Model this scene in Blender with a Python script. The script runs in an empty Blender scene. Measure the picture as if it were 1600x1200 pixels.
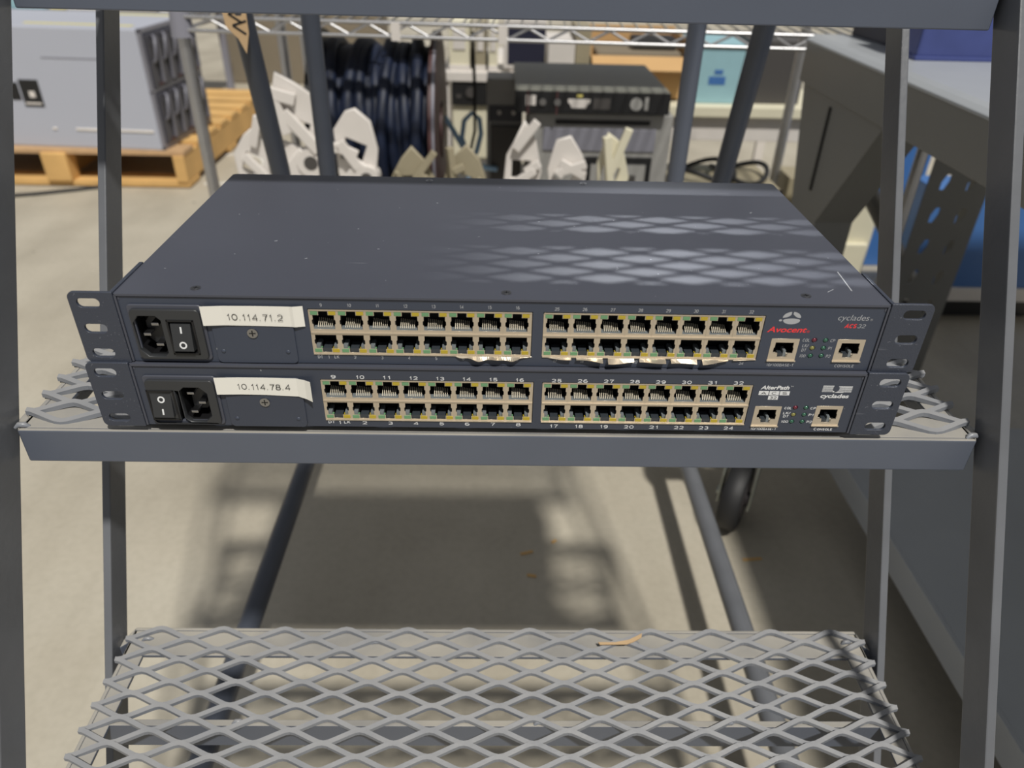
import bpy, bmesh, math, random
from mathutils import Vector, Matrix
random.seed(7)
S = 0.001            # everything below is written in millimetres
FL = -620.0          # floor height in the local frame (z=0 is the underside of the upper console server)
C = bpy.context.scene.collection

# ------------------------------------------------------------------ camera
def wv(x, y, z): return Vector((x*S, y*S, (z-FL)*S))
PIT, YAW, ROL, FPX = 0.57225, -0.02557, 0.02651, 1152.7
fwd = Vector((-math.sin(YAW)*math.cos(PIT), math.cos(YAW)*math.cos(PIT), -math.sin(PIT)))
rgt = Vector((math.cos(YAW), math.sin(YAW), 0)); upv = rgt.cross(fwd)
r2 = rgt*math.cos(ROL)+upv*math.sin(ROL); u2 = -rgt*math.sin(ROL)+upv*math.cos(ROL)
cd = bpy.data.cameras.new('camera'); cam = bpy.data.objects.new('camera', cd); C.objects.link(cam)
m = Matrix((r2, u2, -fwd)).transposed().to_4x4(); m.translation = wv(-5.14, -370.65, 226.23)
cam.matrix_world = m
cd.sensor_width = 36; cd.lens = FPX/1600*36; cd.clip_start = .01; cd.clip_end = 60
cd.dof.use_dof = True; cd.dof.focus_distance = .47; cd.dof.aperture_fstop = 7.0
sc = bpy.context.scene; sc.camera = cam
sc.view_settings.view_transform = 'Standard'; sc.view_settings.look = 'None'
sc.view_settings.gamma = 1; sc.view_settings.exposure = 0.0
try: sc.view_settings.use_curve_mapping = False
except Exception: pass

# ------------------------------------------------------------------ light
w = bpy.data.worlds.new('world'); sc.world = w; w.use_nodes = True
w.node_tree.nodes['Background'].inputs[0].default_value = (.93, .95, 1.0, 1)
w.node_tree.nodes['Background'].inputs[1].default_value = .27
def lamp(name, kind, loc, target, energy, color, **k):
    l = bpy.data.lights.new(name, kind); l.energy = energy; l.color = color
    for a, b in k.items(): setattr(l, a, b)
    o = bpy.data.objects.new(name, l); C.objects.link(o); o.location = loc
    o.rotation_euler = (Vector(target)-Vector(loc)).to_track_quat('-Z', 'Y').to_euler(); return o
# main high-bay lighting, from the viewer's side and a little from the right
lamp('high_bay_light', 'SUN', (1, -2.5, 6), (1-.22*3, -2.5+.55*3, 3), 3.5, (1, .965, .90), angle=math.radians(3.5))
# lamp behind the ladder, cone made artificially narrow to bound the grating dapples
_t = wv(126, 52, 44)
lamp('dapple_spot', 'SPOT', (_t.x+.10*4.5, _t.y+.91*4.5, _t.z+4.5), _t, 3300, (.93, .96, 1.0), shadow_soft_size=.10, spot_size=math.radians(1.95), spot_blend=.95)

# ------------------------------------------------------------------ materials
def mat(name, col, rough=.5, metal=0., var=.0, vscale=30., bump=0., bscale=400., dust=None, coat=0., spec=None, emit=None):
    m = bpy.data.materials.new(name); m.use_nodes = True; nt = m.node_tree; n = nt.nodes; L = nt.links
    p = n['Principled BSDF']; p.inputs['Roughness'].default_value = rough; p.inputs['Metallic'].default_value = metal
    p.inputs['Base Color'].default_value = (*col, 1)
    if coat: p.inputs['Coat Weight'].default_value = coat
    if spec is not None: p.inputs['Specular IOR Level'].default_value = spec
    tc = n.new('ShaderNodeTexCoord'); out = None
    if var or dust:
        no = n.new('ShaderNodeTexNoise'); no.inputs['Scale'].default_value = vscale; no.inputs['Detail'].default_value = 6
        L.new(tc.outputs['Object'], no.inputs['Vector'])
        mx = n.new('ShaderNodeMix'); mx.data_type = 'RGBA'
        mx.inputs[6].default_value = (*[c*(1-var) for c in col], 1); mx.inputs[7].default_value = (*[min(1, c*(1+var)) for c in col], 1)
        L.new(no.outputs['Fac'], mx.inputs[0]); out = mx.outputs[2]
        if dust:
            g = n.new('ShaderNodeNewGeometry'); sx = n.new('ShaderNodeSeparateXYZ'); L.new(g.outputs['Normal'], sx.inputs[0])
            mr = n.new('ShaderNodeMapRange'); mr.inputs[1].default_value = .6; mr.inputs[2].default_value = 1.0; mr.inputs[4].default_value = dust[1]
            L.new(sx.outputs['Z'], mr.inputs[0])
            mu = n.new('ShaderNodeMath'); mu.operation = 'MULTIPLY'; L.new(mr.outputs[0], mu.inputs[0])
            m2 = n.new('ShaderNodeMapRange'); m2.inputs[1].default_value = .3; m2.inputs[2].default_value = .6; m2.inputs[3].default_value = .55
            L.new(no.outputs['Fac'], m2.inputs[0]); L.new(m2.outputs[0], mu.inputs[1])
            mx2 = n.new('ShaderNodeMix'); mx2.data_type = 'RGBA'; L.new(mu.outputs[0], mx2.inputs[0]); L.new(out, mx2.inputs[6])
            mx2.inputs[7].default_value = (*dust[0], 1); out = mx2.outputs[2]
        L.new(out, p.inputs['Base Color'])
    if bump:
        nb = n.new('ShaderNodeTexNoise'); nb.inputs['Scale'].default_value = bscale; nb.inputs['Detail'].default_value = 3
        L.new(tc.outputs['Object'], nb.inputs['Vector'])
        b = n.new('ShaderNodeBump'); b.inputs['Strength'].default_value = bump; b.inputs['Distance'].default_value = .0004
        L.new(nb.outputs['Fac'], b.inputs['Height']); L.new(b.outputs[0], p.inputs['Normal'])
    return m

def speckle_mat(name, col, sp, rough, thr=.79, scale=260, bump=.25, metal=0.0):
    """painted steel with sparse pale scuffs and specks"""
    m = mat(name, col, rough, metal, var=.12, vscale=9, bump=bump, bscale=1500)
    nt = m.node_tree; n = nt.nodes; L = nt.links; p = n['Principled BSDF']
    src = p.inputs['Base Color'].links[0].from_socket
    tc = n.new('ShaderNodeTexCoord'); a = n.new('ShaderNodeTexNoise'); a.inputs['Scale'].default_value = scale; a.inputs['Detail'].default_value = 1
    L.new(tc.outputs['Object'], a.inputs['Vector'])
    r = n.new('ShaderNodeMapRange'); r.inputs[1].default_value = thr; r.inputs[2].default_value = thr+.03; L.new(a.outputs['Fac'], r.inputs[0])
    # long thin scratches
    mp = n.new('ShaderNodeMapping'); mp.inputs['Scale'].default_value = (3, 40, 40); mp.inputs['Rotation'].default_value = (0, 0, .5)
    L.new(tc.outputs['Object'], mp.inputs[0]); b = n.new('ShaderNodeTexNoise'); b.inputs['Scale'].default_value = 6; b.inputs['Detail'].default_value = 2
    L.new(mp.outputs[0], b.inputs['Vector'])
    r3 = n.new('ShaderNodeMapRange'); r3.inputs[1].default_value = .76; r3.inputs[2].default_value = .80; r3.inputs[4].default_value = .35; L.new(b.outputs['Fac'], r3.inputs[0])
    ad = n.new('ShaderNodeMath'); ad.operation = 'MAXIMUM'; L.new(r.outputs[0], ad.inputs[0]); L.new(r3.outputs[0], ad.inputs[1])
    mx = n.new('ShaderNodeMix'); mx.data_type = 'RGBA'; L.new(ad.outputs[0], mx.inputs[0]); L.new(src, mx.inputs[6]); mx.inputs[7].default_value = (*sp, 1)
    L.new(mx.outputs[2], p.inputs['Base Color']); return m

MT = {
 'lid': speckle_mat('satin_slate_lid', (.066, .071, .092), (.28, .29, .32), .40, bump=.10),
 'face': speckle_mat('slate_faceplate', (.046, .056, .082), (.2, .21, .23), .45, thr=.82, bump=.12),
 'face2': speckle_mat('worn_slate_faceplate', (.044, .052, .074), (.26, .27, .29), .46, thr=.775, bump=.12),
 'ear': speckle_mat('pebbled_slate_bracket', (.043, .050, .070), (.17, .18, .21), .38, thr=.745, scale=900, bump=.5),
 'in': mat('black_plastic', (.006, .006, .007), .5),
 'plas': mat('dark_plastic', (.018, .019, .021), .42, var=.1),
 'plas2': mat('charcoal_plastic', (.032, .034, .037), .38, var=.1),
 'nick': mat('nickel_shield', (.62, .54, .43), .36, .65, var=.06, vscale=60),
 'pin': mat('contact_metal', (.62, .56, .44), .55, .25),
 'chrome': mat('chrome', (.50, .50, .51), .42, 1, var=.1),
 'steel': mat('screw_steel', (.35, .35, .36), .32, 1),
 'lg': mat('green_lens', (.14, .30, .15), .3), 'ly': mat('yellow_lens', (.45, .34, .03), .25),
 'pipe': mat('grey_light_pipe', (.17, .19, .20), .3), 'tong': mat('grey_port_tongue', (.035, .042, .05), .4),
 'ledr': mat('dark_red_lens', (.13, .015, .03), .2, coat=.5), 'ledg': mat('dark_green_lens', (.03, .11, .07), .2, coat=.5), 'ledy': mat('olive_lens', (.22, .21, .06), .2, coat=.5),
 'ink': mat('white_ink', (.72, .73, .74), .6), 'inkg': mat('grey_ink', (.40, .41, .43), .6), 'inkr': mat('red_ink', (.80, .045, .05), .6),
 'paper': mat('white_label_paper', (.82, .80, .73), .6), 'inkb': mat('black_ink', (.02, .02, .02), .6),
 'lad': mat('grey_ladder_paint', (.102, .117, .152), .36, var=.10, vscale=14, bump=.12, bscale=500, dust=((.40, .375, .325), .95)),
 'rail': mat('grey_rail_paint', (.130, .136, .148), .30, var=.25, vscale=18, bump=.35, bscale=180),
 'mesh': mat('expanded_metal_paint', (.205, .218, .245), .34, var=.18, vscale=40, bump=.3, bscale=300, dust=((.36, .345, .32), .5)),
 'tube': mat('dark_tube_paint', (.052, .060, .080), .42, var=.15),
 'wood': mat('pallet_wood', (.62, .38, .14), .75, var=.35, vscale=7), 'ply': mat('pallet_ply', (.50, .32, .17), .7, var=.2),
 'bench': mat('workbench_paint', (.20, .20, .19), .42, var=.12, vscale=5), 'btop': mat('workbench_top', (.37, .39, .41), .35, var=.15, vscale=6),
 'cgrey': mat('chassis_grey', (.44, .46, .53), .45, var=.05, vscale=3), 'cdark': mat('chassis_dark', (.055, .055, .07), .4, var=.2), 'bhan': mat('blade_handle_grey', (.17, .17, .20), .4), 'cmid': mat('chassis_mid_grey', (.24, .24, .28), .4),
 'white': mat('white_plastic', (.70, .66, .62), .45, var=.12, vscale=12), 'cream': mat('cream_plastic', (.72, .68, .52), .5, var=.1, vscale=8), 'tan': mat('tan_plastic', (.33, .29, .20), .5, var=.25, vscale=15),
 'black': mat('matte_black', (.012, .012, .013), .5), 'olive': mat('olive_grey_metal', (.22, .222, .19), .4, var=.1), 'pgrey': mat('printer_grey', (.34, .335, .32), .45, var=.1), 'pdk': mat('printer_dark', (.07, .065, .062), .45),
 'navy': mat('navy_cable', (.006, .012, .034), .55, var=.7, vscale=25), 'lblue': mat('light_blue_cable', (.38, .60, .85), .4), 'maroon': mat('maroon_flange', (.07, .03, .03), .5, var=.6, vscale=30),
 'card': mat('cardboard', (.55, .34, .15), .8, var=.12, vscale=6), 'cardd': mat('brown_card_and_shade', (.21, .175, .125), .8, var=.15, vscale=3), 'teal': mat('teal_bin', (.30, .50, .56), .5, var=.08),  # the brown is darkened to serve as shade on the far floor too
 'blue': mat('blue_enamel', (.055, .16, .42), .45, var=.12, vscale=4), 'vblue': mat('violet_blue_case', (.055, .075, .235), .45, var=.35, vscale=20), 'dnavy': mat('dark_navy_case', (.022, .023, .045), .45),
 'yel': mat('yellow_tape', (.70, .62, .18), .5), 'rub': mat('black_rubber', (.014, .014, .015), .6), 'hub': mat('wheel_hub', (.05, .042, .045), .45), 'zinc': mat('zinc_plate', (.42, .45, .42), .35, .8),
 'kraft': mat('kraft_paper', (.52, .36, .20), .8, var=.1),
}

# concrete floor
def floor_mat():
    m = bpy.data.materials.new('polished_concrete'); m.use_nodes = True; nt = m.node_tree; n = nt.nodes; L = nt.links; p = n['Principled BSDF']
    tc = n.new('ShaderNodeTexCoord')
    def noise(sc, det, mapping=None, rot=0):
        o = n.new('ShaderNodeTexNoise'); o.inputs['Scale'].default_value = sc; o.inputs['Detail'].default_value = det
        if mapping:
            mp = n.new('ShaderNodeMapping'); mp.inputs['Scale'].default_value = mapping; mp.inputs['Rotation'].default_value = (0, 0, rot); L.new(tc.outputs['Object'], mp.inputs[0]); L.new(mp.outputs[0], o.inputs['Vector'])
        else: L.new(tc.outputs['Object'], o.inputs['Vector'])
        return o
    def ramp(src, pts):
        r = n.new('ShaderNodeValToRGB'); cr = r.color_ramp
        while len(cr.elements) < len(pts): cr.elements.new(.5)
        for e, (a, c) in zip(cr.elements, pts): e.position = a; e.color = (*c, 1)
        L.new(src, r.inputs[0]); return r.outputs[0]
    def mix(f, a, b, mode='MIX'):
        x = n.new('ShaderNodeMix'); x.data_type = 'RGBA'; x.blend_type = mode
        if isinstance(f, float): x.inputs[0].default_value = f
        else: L.new(f, x.inputs[0])
        L.new(a, x.inputs[6]); L.new(b, x.inputs[7]); return x.outputs[2]
    base = ramp(noise(2.2, 8).outputs['Fac'], [(.30, (.35, .315, .25)), (.52, (.45, .41, .33)), (.72, (.50, .465, .385))])
    st = ramp(noise(2.4, 7, (3.2, .8, 1), .5).outputs['Fac'], [(.35, (.80, .79, .77)), (.55, (1, 1, 1)), (.75, (1.0, 1.0, 1.0))])
    c = mix(.55, base, st, 'MULTIPLY')
    fine = ramp(noise(90, 4).outputs['Fac'], [(.3, (.88, .88, .87)), (.6, (1, 1, 1))]); c = mix(.6, c, fine, 'MULTIPLY')
    v = n.new('ShaderNodeTexVoronoi'); v.inputs['Scale'].default_value = 7; L.new(tc.outputs['Object'], v.inputs['Vector'])
    spot = ramp(v.outputs['Distance'], [(.022, (.06, .06, .05)), (.05, (1, 1, 1))]); c = mix(.85, c, spot, 'MULTIPLY')
    L.new(c, p.inputs['Base Color']); p.inputs['Roughness'].default_value = .55
    b = n.new('ShaderNodeBump'); b.inputs['Strength'].default_value = .15; b.inputs['Distance'].default_value = .001
    L.new(noise(60, 6).outputs['Fac'], b.inputs['Height']); L.new(b.outputs[0], p.inputs['Normal']); return m

# ------------------------------------------------------------------ helpers
class B:
    """collects shapes (mm) into one mesh"""
    def __init__(s): s.v = []; s.f = []; s.mi = []; s.sm = []
    def add(s, vs, fs, mi=0, smooth=False):
        o = len(s.v); s.v += [tuple(v) for v in vs]; s.f += [tuple(i+o for i in f) for f in fs]; s.mi += [mi]*len(fs); s.sm += [smooth]*len(fs); return s
    def box(s, x0, x1, y0, y1, z0, z1, mi=0, M=None):
        vs = [Vector((x, y, z)) for x in (x0, x1) for y in (y0, y1) for z in (z0, z1)]
        if M: vs = [M @ v for v in vs]
        return s.add(vs, [(0, 1, 3, 2), (4, 6, 7, 5), (0, 4, 5, 1), (2, 3, 7, 6), (0, 2, 6, 4), (1, 5, 7, 3)], mi)
    def bar(s, p, q, a, b, mi=0, up=(0, 0, 1)):
        """rectangular bar from p to q: a = size along side axis, b = size along up-ish axis"""
        p = Vector(p); q = Vector(q); d = (q-p).normalized(); u = Vector(up); x = d.cross(u).normalized(); y = x.cross(d)
        vs = [c+x*i*a/2+y*j*b/2 for c in (p, q) for i, j in ((-1, -1), (1, -1), (1, 1), (-1, 1))]
        return s.add(vs, [(3, 2, 1, 0), (4, 5, 6, 7), (0, 1, 5, 4), (1, 2, 6, 5), (2, 3, 7, 6), (3, 0, 4, 7)], mi)
    def tube(s, pts, r, n=12, mi=0, cap=True, closed=False, ell=None):
        pts = [Vector(p) for p in pts]; N = len(pts); vs = []; fs = []; up = None
        for i, p in enumerate(pts):
            a = pts[(i-1) % N] if closed or i > 0 else p; b = pts[(i+1) % N] if closed or i < N-1 else p
            d = (b-a).normalized()
            if up is None: up = Vector((0, 0, 1)) if abs(d.z) < .9 else Vector((0, 1, 0))
            x = d.cross(up).normalized(); up = x.cross(d); rr = r[i] if isinstance(r, (list, tuple)) else r
            e = ell or (1, 1)
            for k in range(n):
                t = 2*math.pi*k/n; vs.append(p+x*math.cos(t)*rr*e[0]+up*math.sin(t)*rr*e[1])
        for i in range(N if closed else N-1):
            for k in range(n):
                a = i*n+k; b = i*n+(k+1) % n; c = ((i+1) % N)*n; fs.append((a, b, c+(k+1) % n, c+k))
        s.add(vs, fs, mi, True)
        if cap and not closed: s.add(vs[:n], [tuple(range(n))[::-1]], mi); s.add(vs[-n:], [tuple(range(n))], mi)
        return s
    def cyl(s, p, q, r, n=20, mi=0, r2=None): return s.tube([p, q], [r, r if r2 is None else r2], n, mi)
    def prism(s, pts, axis, a, b, mi=0):
        """polygon (2D) extruded along axis between a and b; 2D order: x->(y,z), y->(x,z), z->(x,y)"""
        def P(u, v, w): return {'x': (w, u, v), 'y': (u, w, v), 'z': (u, v, w)}[axis]
        n = len(pts); vs = [P(*p, a) for p in pts]+[P(*p, b) for p in pts]
        return s.add(vs, [tuple(range(n)), tuple(range(2*n-1, n-1, -1))]+[(i, i+n, (i+1) % n+n, (i+1) % n) for i in range(n)], mi)
    def dome(s, c, r, depth, mi=0, n=14, rings=4):
        """dome bulging toward -y"""
        vs = []; fs = []
        for j in range(rings):
            a = math.pi/2*j/rings
            for k in range(n):
                t = 2*math.pi*k/n; vs.append((c[0]+r*math.cos(a)*math.cos(t), c[1]-depth*math.sin(a), c[2]+r*math.cos(a)*math.sin(t)))
        vs.append((c[0], c[1]-depth, c[2]))
        for j in range(rings-1):
            for k in range(n): fs.append((j*n+k, j*n+(k+1) % n, (j+1)*n+(k+1) % n, (j+1)*n+k))
        for k in range(n): fs.append(((rings-1)*n+k, (rings-1)*n+(k+1) % n, len(vs)-1))
        return s.add(vs, fs, mi, True)
    def mesh(s, name, mats, bev=0, off=(0, 0, 0), M=None):
        me = bpy.data.meshes.new(name)
        me.from_pydata([tuple((Vector(v)+Vector(off))*S) for v in s.v] if M is None else [tuple((M @ Vector(v)+Vector(off))*S) for v in s.v], [], s.f)
        for p, i, k in zip(me.polygons, s.mi, s.sm): p.material_index = i; p.use_smooth = k
        for x in (mats if isinstance(mats, (list, tuple)) else [mats]): me.materials.append(MT[x] if isinstance(x, str) else x)
        bm = bmesh.new(); bm.from_mesh(me); bmesh.ops.recalc_face_normals(bm, faces=bm.faces)
        if bev:
            es = [e for e in bm.edges if len(e.link_faces) == 2 and e.calc_face_angle(0) > .6 and e.calc_length() > bev*S*2.2 and not (e.link_faces[0].smooth and e.link_faces[1].smooth)]
            bmesh.ops.bevel(bm, geom=es, offset=bev*S, segments=2, profile=.6, affect='EDGES', clamp_overlap=True)
        bm.to_mesh(me); bm.free(); return me

def ob(name, me, parent=None, loc=None):
    o = bpy.data.objects.new(name, me); C.objects.link(o)
    if parent: o.parent = parent
    if loc is not None: o.location = wv(*loc) if parent is None else Vector(loc)*S
    return o
def part(name, b, mats, parent, bev=0, off=(0, 0, 0), loc=None, label=None, M=None):
    o = ob(name, b.mesh(name, mats, bev, off, M) if isinstance(b, B) else b, parent, loc)
    if label: o['label'] = label
    return o
def thing(name, label, cat, loc, rotz=0, group=None):
    o = bpy.data.objects.new(name, None); o.empty_display_size = .05; C.objects.link(o); o.location = wv(*loc); o.rotation_euler.z = rotz
    return tag(o, label, cat, group)
def tag(o, label, cat, group=None):
    o['label'] = label; o['category'] = cat
    if group: o['group'] = group
    return o
def solo(name, b, mats, label, cat, loc, rotz=0, group=None, bev=0):
    o = ob(name, b.mesh(name, mats, bev), None, loc); o.rotation_euler.z = rotz; return tag(o, label, cat, group)
def dup(o, loc=None, label=None, parent=None):
    c = o.copy(); C.objects.link(c); c.parent = parent
    if loc is not None: c.location = wv(*loc)
    if label: c['label'] = label
    for ch in list(o.children): dup(ch, parent=c)
    return c

def rrect(x0, x1, z0, z1, r, n=5):
    rs = r if isinstance(r, (list, tuple)) else [r]*4     # order: TR, TL, BL, BR
    out = []
    for (cx, cz, a0), rr in zip(((x1, z1, 0), (x0, z1, 90), (x0, z0, 180), (x1, z0, 270)), rs):
        sx = -1 if cx == x1 else 1; sz = -1 if cz == z1 else 1
        if rr <= 0: out.append((cx, cz)); continue
        for k in range(n+1):
            a = math.radians(a0+90*k/n); out.append((cx+sx*rr+rr*math.cos(a), cz+sz*rr+rr*math.sin(a)))
    return out
def plate(outline, holes, y0, y1, bevel=0.0):
    """flat plate in XZ with holes, between y0 and y1 (mm) -> mesh"""
    cu = bpy.data.curves.new('outline', 'CURVE'); cu.dimensions = '2D'; cu.fill_mode = 'BOTH'
    for pts in [outline]+list(holes):
        sp = cu.splines.new('POLY'); sp.points.add(len(pts)-1); sp.use_cyclic_u = True
        for q, (a, b) in zip(sp.points, pts): q.co = (a, b, 0, 1)
    h = abs(y1-y0)/2; cu.extrude = max(h-bevel, 0); cu.bevel_depth = bevel; cu.bevel_resolution = 1
    o = bpy.data.objects.new('outline', cu); C.objects.link(o); dg = bpy.context.evaluated_depsgraph_get(); dg.update()
    me = bpy.data.meshes.new_from_object(o.evaluated_get(dg)); bpy.data.objects.remove(o); bpy.data.curves.remove(cu)
    for v in me.vertices: x, z, y = v.co; v.co = Vector((x, (y0+y1)/2-y, z))*S
    me.materials.clear(); return me
def pplate(name, outline, holes, y0, y1, mt, parent, bevel=0., loc=None, label=None):
    me = plate(outline, holes, y0, y1, bevel); me.name = name; me.materials.append(MT[mt])
    return part(name, me, None, parent, loc=loc, label=label)
def _ar(cx, cz, rx, rz, a0, a1, n=8): return [(cx+rx*math.cos(math.radians(a0+(a1-a0)*k/n)), cz+rz*math.sin(math.radians(a0+(a1-a0)*k/n))) for k in range(n+1)]
GL = {   # single-stroke grotesque lettering: width, strokes (cap height 1)
 '0': (.62, [_ar(.31, .5, .27, .46, 90, 450, 18)]), '1': (.40, [[(.08, .74), (.17, .79), (.25, .96), (.25, .0)]]),
 '2': (.60, [_ar(.30, .68, .25, .28, 165, -35, 9)+[(.06, .04), (.58, .04)]]), '3': (.60, [_ar(.29, .73, .23, .23, 150, -85, 8)+_ar(.29, .27, .26, .25, 85, -150, 9)]),
 '4': (.62, [[(.46, .0), (.46, .96), (.05, .27), (.6, .27)]]), '5': (.60, [[(.53, .95), (.14, .95), (.09, .50)]+_ar(.29, .32, .26, .29, 130, -150, 10)]),
 '6': (.60, [_ar(.30, .30, .25, .27, 0, 360, 14), _ar(.34, .50, .29, .46, 60, 190, 8)]), '7': (.58, [[(.05, .94), (.55, .94), (.36, .55), (.24, .0)]]),
 '8': (.60, [_ar(.30, .73, .22, .22, 0, 360, 14), _ar(.30, .27, .26, .25, 0, 360, 14)]), '9': (.60, [_ar(.30, .66, .25, .27, 0, 360, 14), _ar(.26, .46, .29, .46, -120, 10, 8)]),
 '.': (.26, [[(.10, .0), (.10, .1)]]), '-': (.4, [[(.05, .42), (.35, .42)]]), '/': (.4, [[(.02, .0), (.36, 1.0)]]), ' ': (.3, []),
 'A': (.7, [[(.02, 0), (.34, .97), (.66, 0)], [(.13, .32), (.55, .32)]]), 'B': (.64, [[(.08, .04), (.08, .96), (.34, .96)]+_ar(.34, .74, .22, .22, 90, -90, 6)+[(.10, .52), (.36, .52)]+_ar(.36, .28, .23, .24, 90, -90, 6)+[(.08, .04)]]),
 'C': (.68, [_ar(.36, .5, .29, .46, 45, 315, 12)]), 'D': (.68, [[(.08, .04), (.08, .96), (.30, .96)]+_ar(.30, .5, .31, .46, 90, -90, 10)+[(.08, .04)]]),
 'E': (.6, [[(.54, .96), (.08, .96), (.08, .04), (.55, .04)], [(.08, .52), (.48, .52)]]), 'K': (.64, [[(.08, 0), (.08, 1)], [(.58, 1), (.10, .42)], [(.24, .58), (.60, 0)]]),
 'L': (.56, [[(.08, 1), (.08, .04), (.52, .04)]]), 'N': (.70, [[(.08, 0), (.08, .96), (.60, .04), (.60, 1)]]), 'O': (.74, [_ar(.37, .5, .31, .46, 0, 360, 18)]),
 'P': (.62, [[(.08, 0), (.08, .96), (.34, .96)]+_ar(.34, .71, .23, .25, 90, -90, 8)+[(.08, .46)]]), 'S': (.62, [_ar(.31, .73, .22, .23, 30, 270, 8)+_ar(.31, .27, .24, .23, 90, -150, 8)]),
 'T': (.6, [[(.02, .96), (.58, .96)], [(.30, .96), (.30, 0)]]), 'M': (.8, [[(.08, 0), (.08, .96), (.40, .2), (.72, .96), (.72, 0)]]),
}
def stx(b, s, xc, z, h, w=None, y=-.08, wt=.12, shear=0., mi=0, align='c', sp=.12):
    """stroke lettering facing -y; wt = stroke weight relative to the height"""
    tot = sum(GL[c][0]+sp for c in s)-sp; sx = h if w is None else w/tot; W_ = tot*sx
    x = {'c': xc-W_/2, 'l': xc, 'r': xc-W_}[align]; hw = wt*h/2; lay = 0
    for c in s:
        for st in GL[c][1]:
            P = [Vector((x+a*sx+shear*q*h, z+q*h)) for a, q in st]
            closed = (P[0]-P[-1]).length < .02*h; n = len(P); L_ = []; R_ = []
            for i, p in enumerate(P):
                a = P[i-1] if i else (P[-2] if closed else p); c2 = P[i+1] if i < n-1 else (P[1] if closed else p)
                d1 = (p-a).normalized() if (p-a).length > 1e-6 else None; d2 = (c2-p).normalized() if (c2-p).length > 1e-6 else None
                d = ((d1 or d2)+(d2 or d1)); d = d.normalized() if d.length > 1e-4 else d1
                nn = Vector((-d.y, d.x)); k = 1/max(.5, abs(nn.dot(Vector((-(d1 or d2).y, (d1 or d2).x)))))
                L_.append(p+nn*hw*k); R_.append(p-nn*hw*k)
            yy = y-lay*.004; lay = (lay+1) % 3
            vs = [(q.x, yy, q.y) for pr_ in zip(L_, R_) for q in pr_]; b.add(vs, [(2*i, 2*i+1, 2*i+3, 2*i+2) for i in range(n-1)], mi)
        x += (GL[c][0]+sp)*sx
    return b
_tc = {}
def text_shape(s, bold=0.):
    k = (s, bold)
    if k in _tc: return _tc[k]
    cu = bpy.data.curves.new('t', 'FONT'); cu.body = s; cu.size = 1; cu.offset = bold; cu.resolution_u = 4; cu.fill_mode = 'FRONT'
    o = bpy.data.objects.new('t', cu); C.objects.link(o); dg = bpy.context.evaluated_depsgraph_get(); dg.update()
    me = bpy.data.meshes.new_from_object(o.evaluated_get(dg)); bpy.data.objects.remove(o); bpy.data.curves.remove(cu)
    v = [(a.co.x, a.co.y) for a in me.vertices]; f = [tuple(p.vertices) for p in me.polygons]; bpy.data.meshes.remove(me)
    _tc[k] = (v, f); return _tc[k]
def txt(b, s, xc, z, h, w=None, y=-.08, bold=0., shear=0., mi=0, align='c', M=None, capref='H'):
    """add lettering to b in the XZ plane facing -y. h = cap height, z = baseline"""
    v, f = text_shape(s, bold); cv, _ = text_shape(capref, bold); ch = max(p[1] for p in cv)-min(p[1] for p in cv)
    x0 = min(p[0] for p in v); x1 = max(p[0] for p in v); k = h/ch; sx = k if w is None else w/(x1-x0)
    wd = (x1-x0)*sx; ox = {'c': xc-wd/2, 'l': xc, 'r': xc-wd}[align]
    vs = [(ox+(a-x0)*sx+shear*b_*k, y, z+b_*k) for a, b_ in v]
    if M: vs = [M @ Vector(p) for p in vs]
    b.add(vs, f, mi); return b

# ------------------------------------------------------------------ setting
fb = B(); fb.add([(-6000, -3000, 0), (6000, -3000, 0), (6000, 9000, 0), (-6000, 9000, 0)], [(0, 1, 2, 3)])
MT['floor'] = floor_mat(); fo = ob('floor', fb.mesh('floor', 'floor')); fo['kind'] = 'structure'

# ------------------------------------------------------------------ rolling step ladder
LAD = thing('step_ladder', 'grey steel rolling step ladder with expanded metal treads, carrying the two console servers', 'ladder', (0, 0, FL))
LO = (0, 0, -FL)
def grating(yback, strands, ztop, x0=-300, pitch=50.0, n=12):
    """expanded metal: zigzag strands running along x, joined at the nodes"""
    b = B(); a = 4.2; wd = 3.0; th = 3.0
    def Tf(t):      # t in pitches, peak at 0
        t = abs(((t+.5) % 1)-.5)*2          # 0 at the peak, 1 at the trough
        t = min(1, max(0, (t-.08)/.84)); q = .86*t+.14*(3*t*t-2*t**3); return 1-2*q
    for k in range(strands):
        ym = yback-8-k*9.85; ph = .5 if k % 2 == 0 else 0.
        prev = None; N = n*14
        rings = []
        for i in range(N+1):
            x = x0+pitch*n*i/N; t = Tf((x-x0)/pitch-ph); t2 = Tf((x+.01-x0)/pitch-ph)
            y = ym+a*t; z = ztop-3.0+1.1*t
            sl = math.atan2(a*(t2-t), .01); nx, ny = -math.sin(sl), math.cos(sl)
            hw = wd/2; tz = .75      # section leans with the strand
            rings.append([(x+nx*hw, y+ny*hw, z+th/2+tz*.3), (x-nx*hw, y-ny*hw, z+th/2-tz), (x-nx*hw*1.05, y-ny*hw*1.05, z-th/2-tz), (x+nx*hw, y+ny*hw, z-th/2+tz*.3)])
        vs = [p for r in rings for p in r]; fs = []
        for i in range(N):
            for j in range(4): fs.append((i*4+j, i*4+(j+1) % 4, i*4+4+(j+1) % 4, i*4+4+j))
        b.add(vs, fs+[(3, 2, 1, 0), (N*4, N*4+1, N*4+2, N*4+3)], 0, False)
    return b
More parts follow.
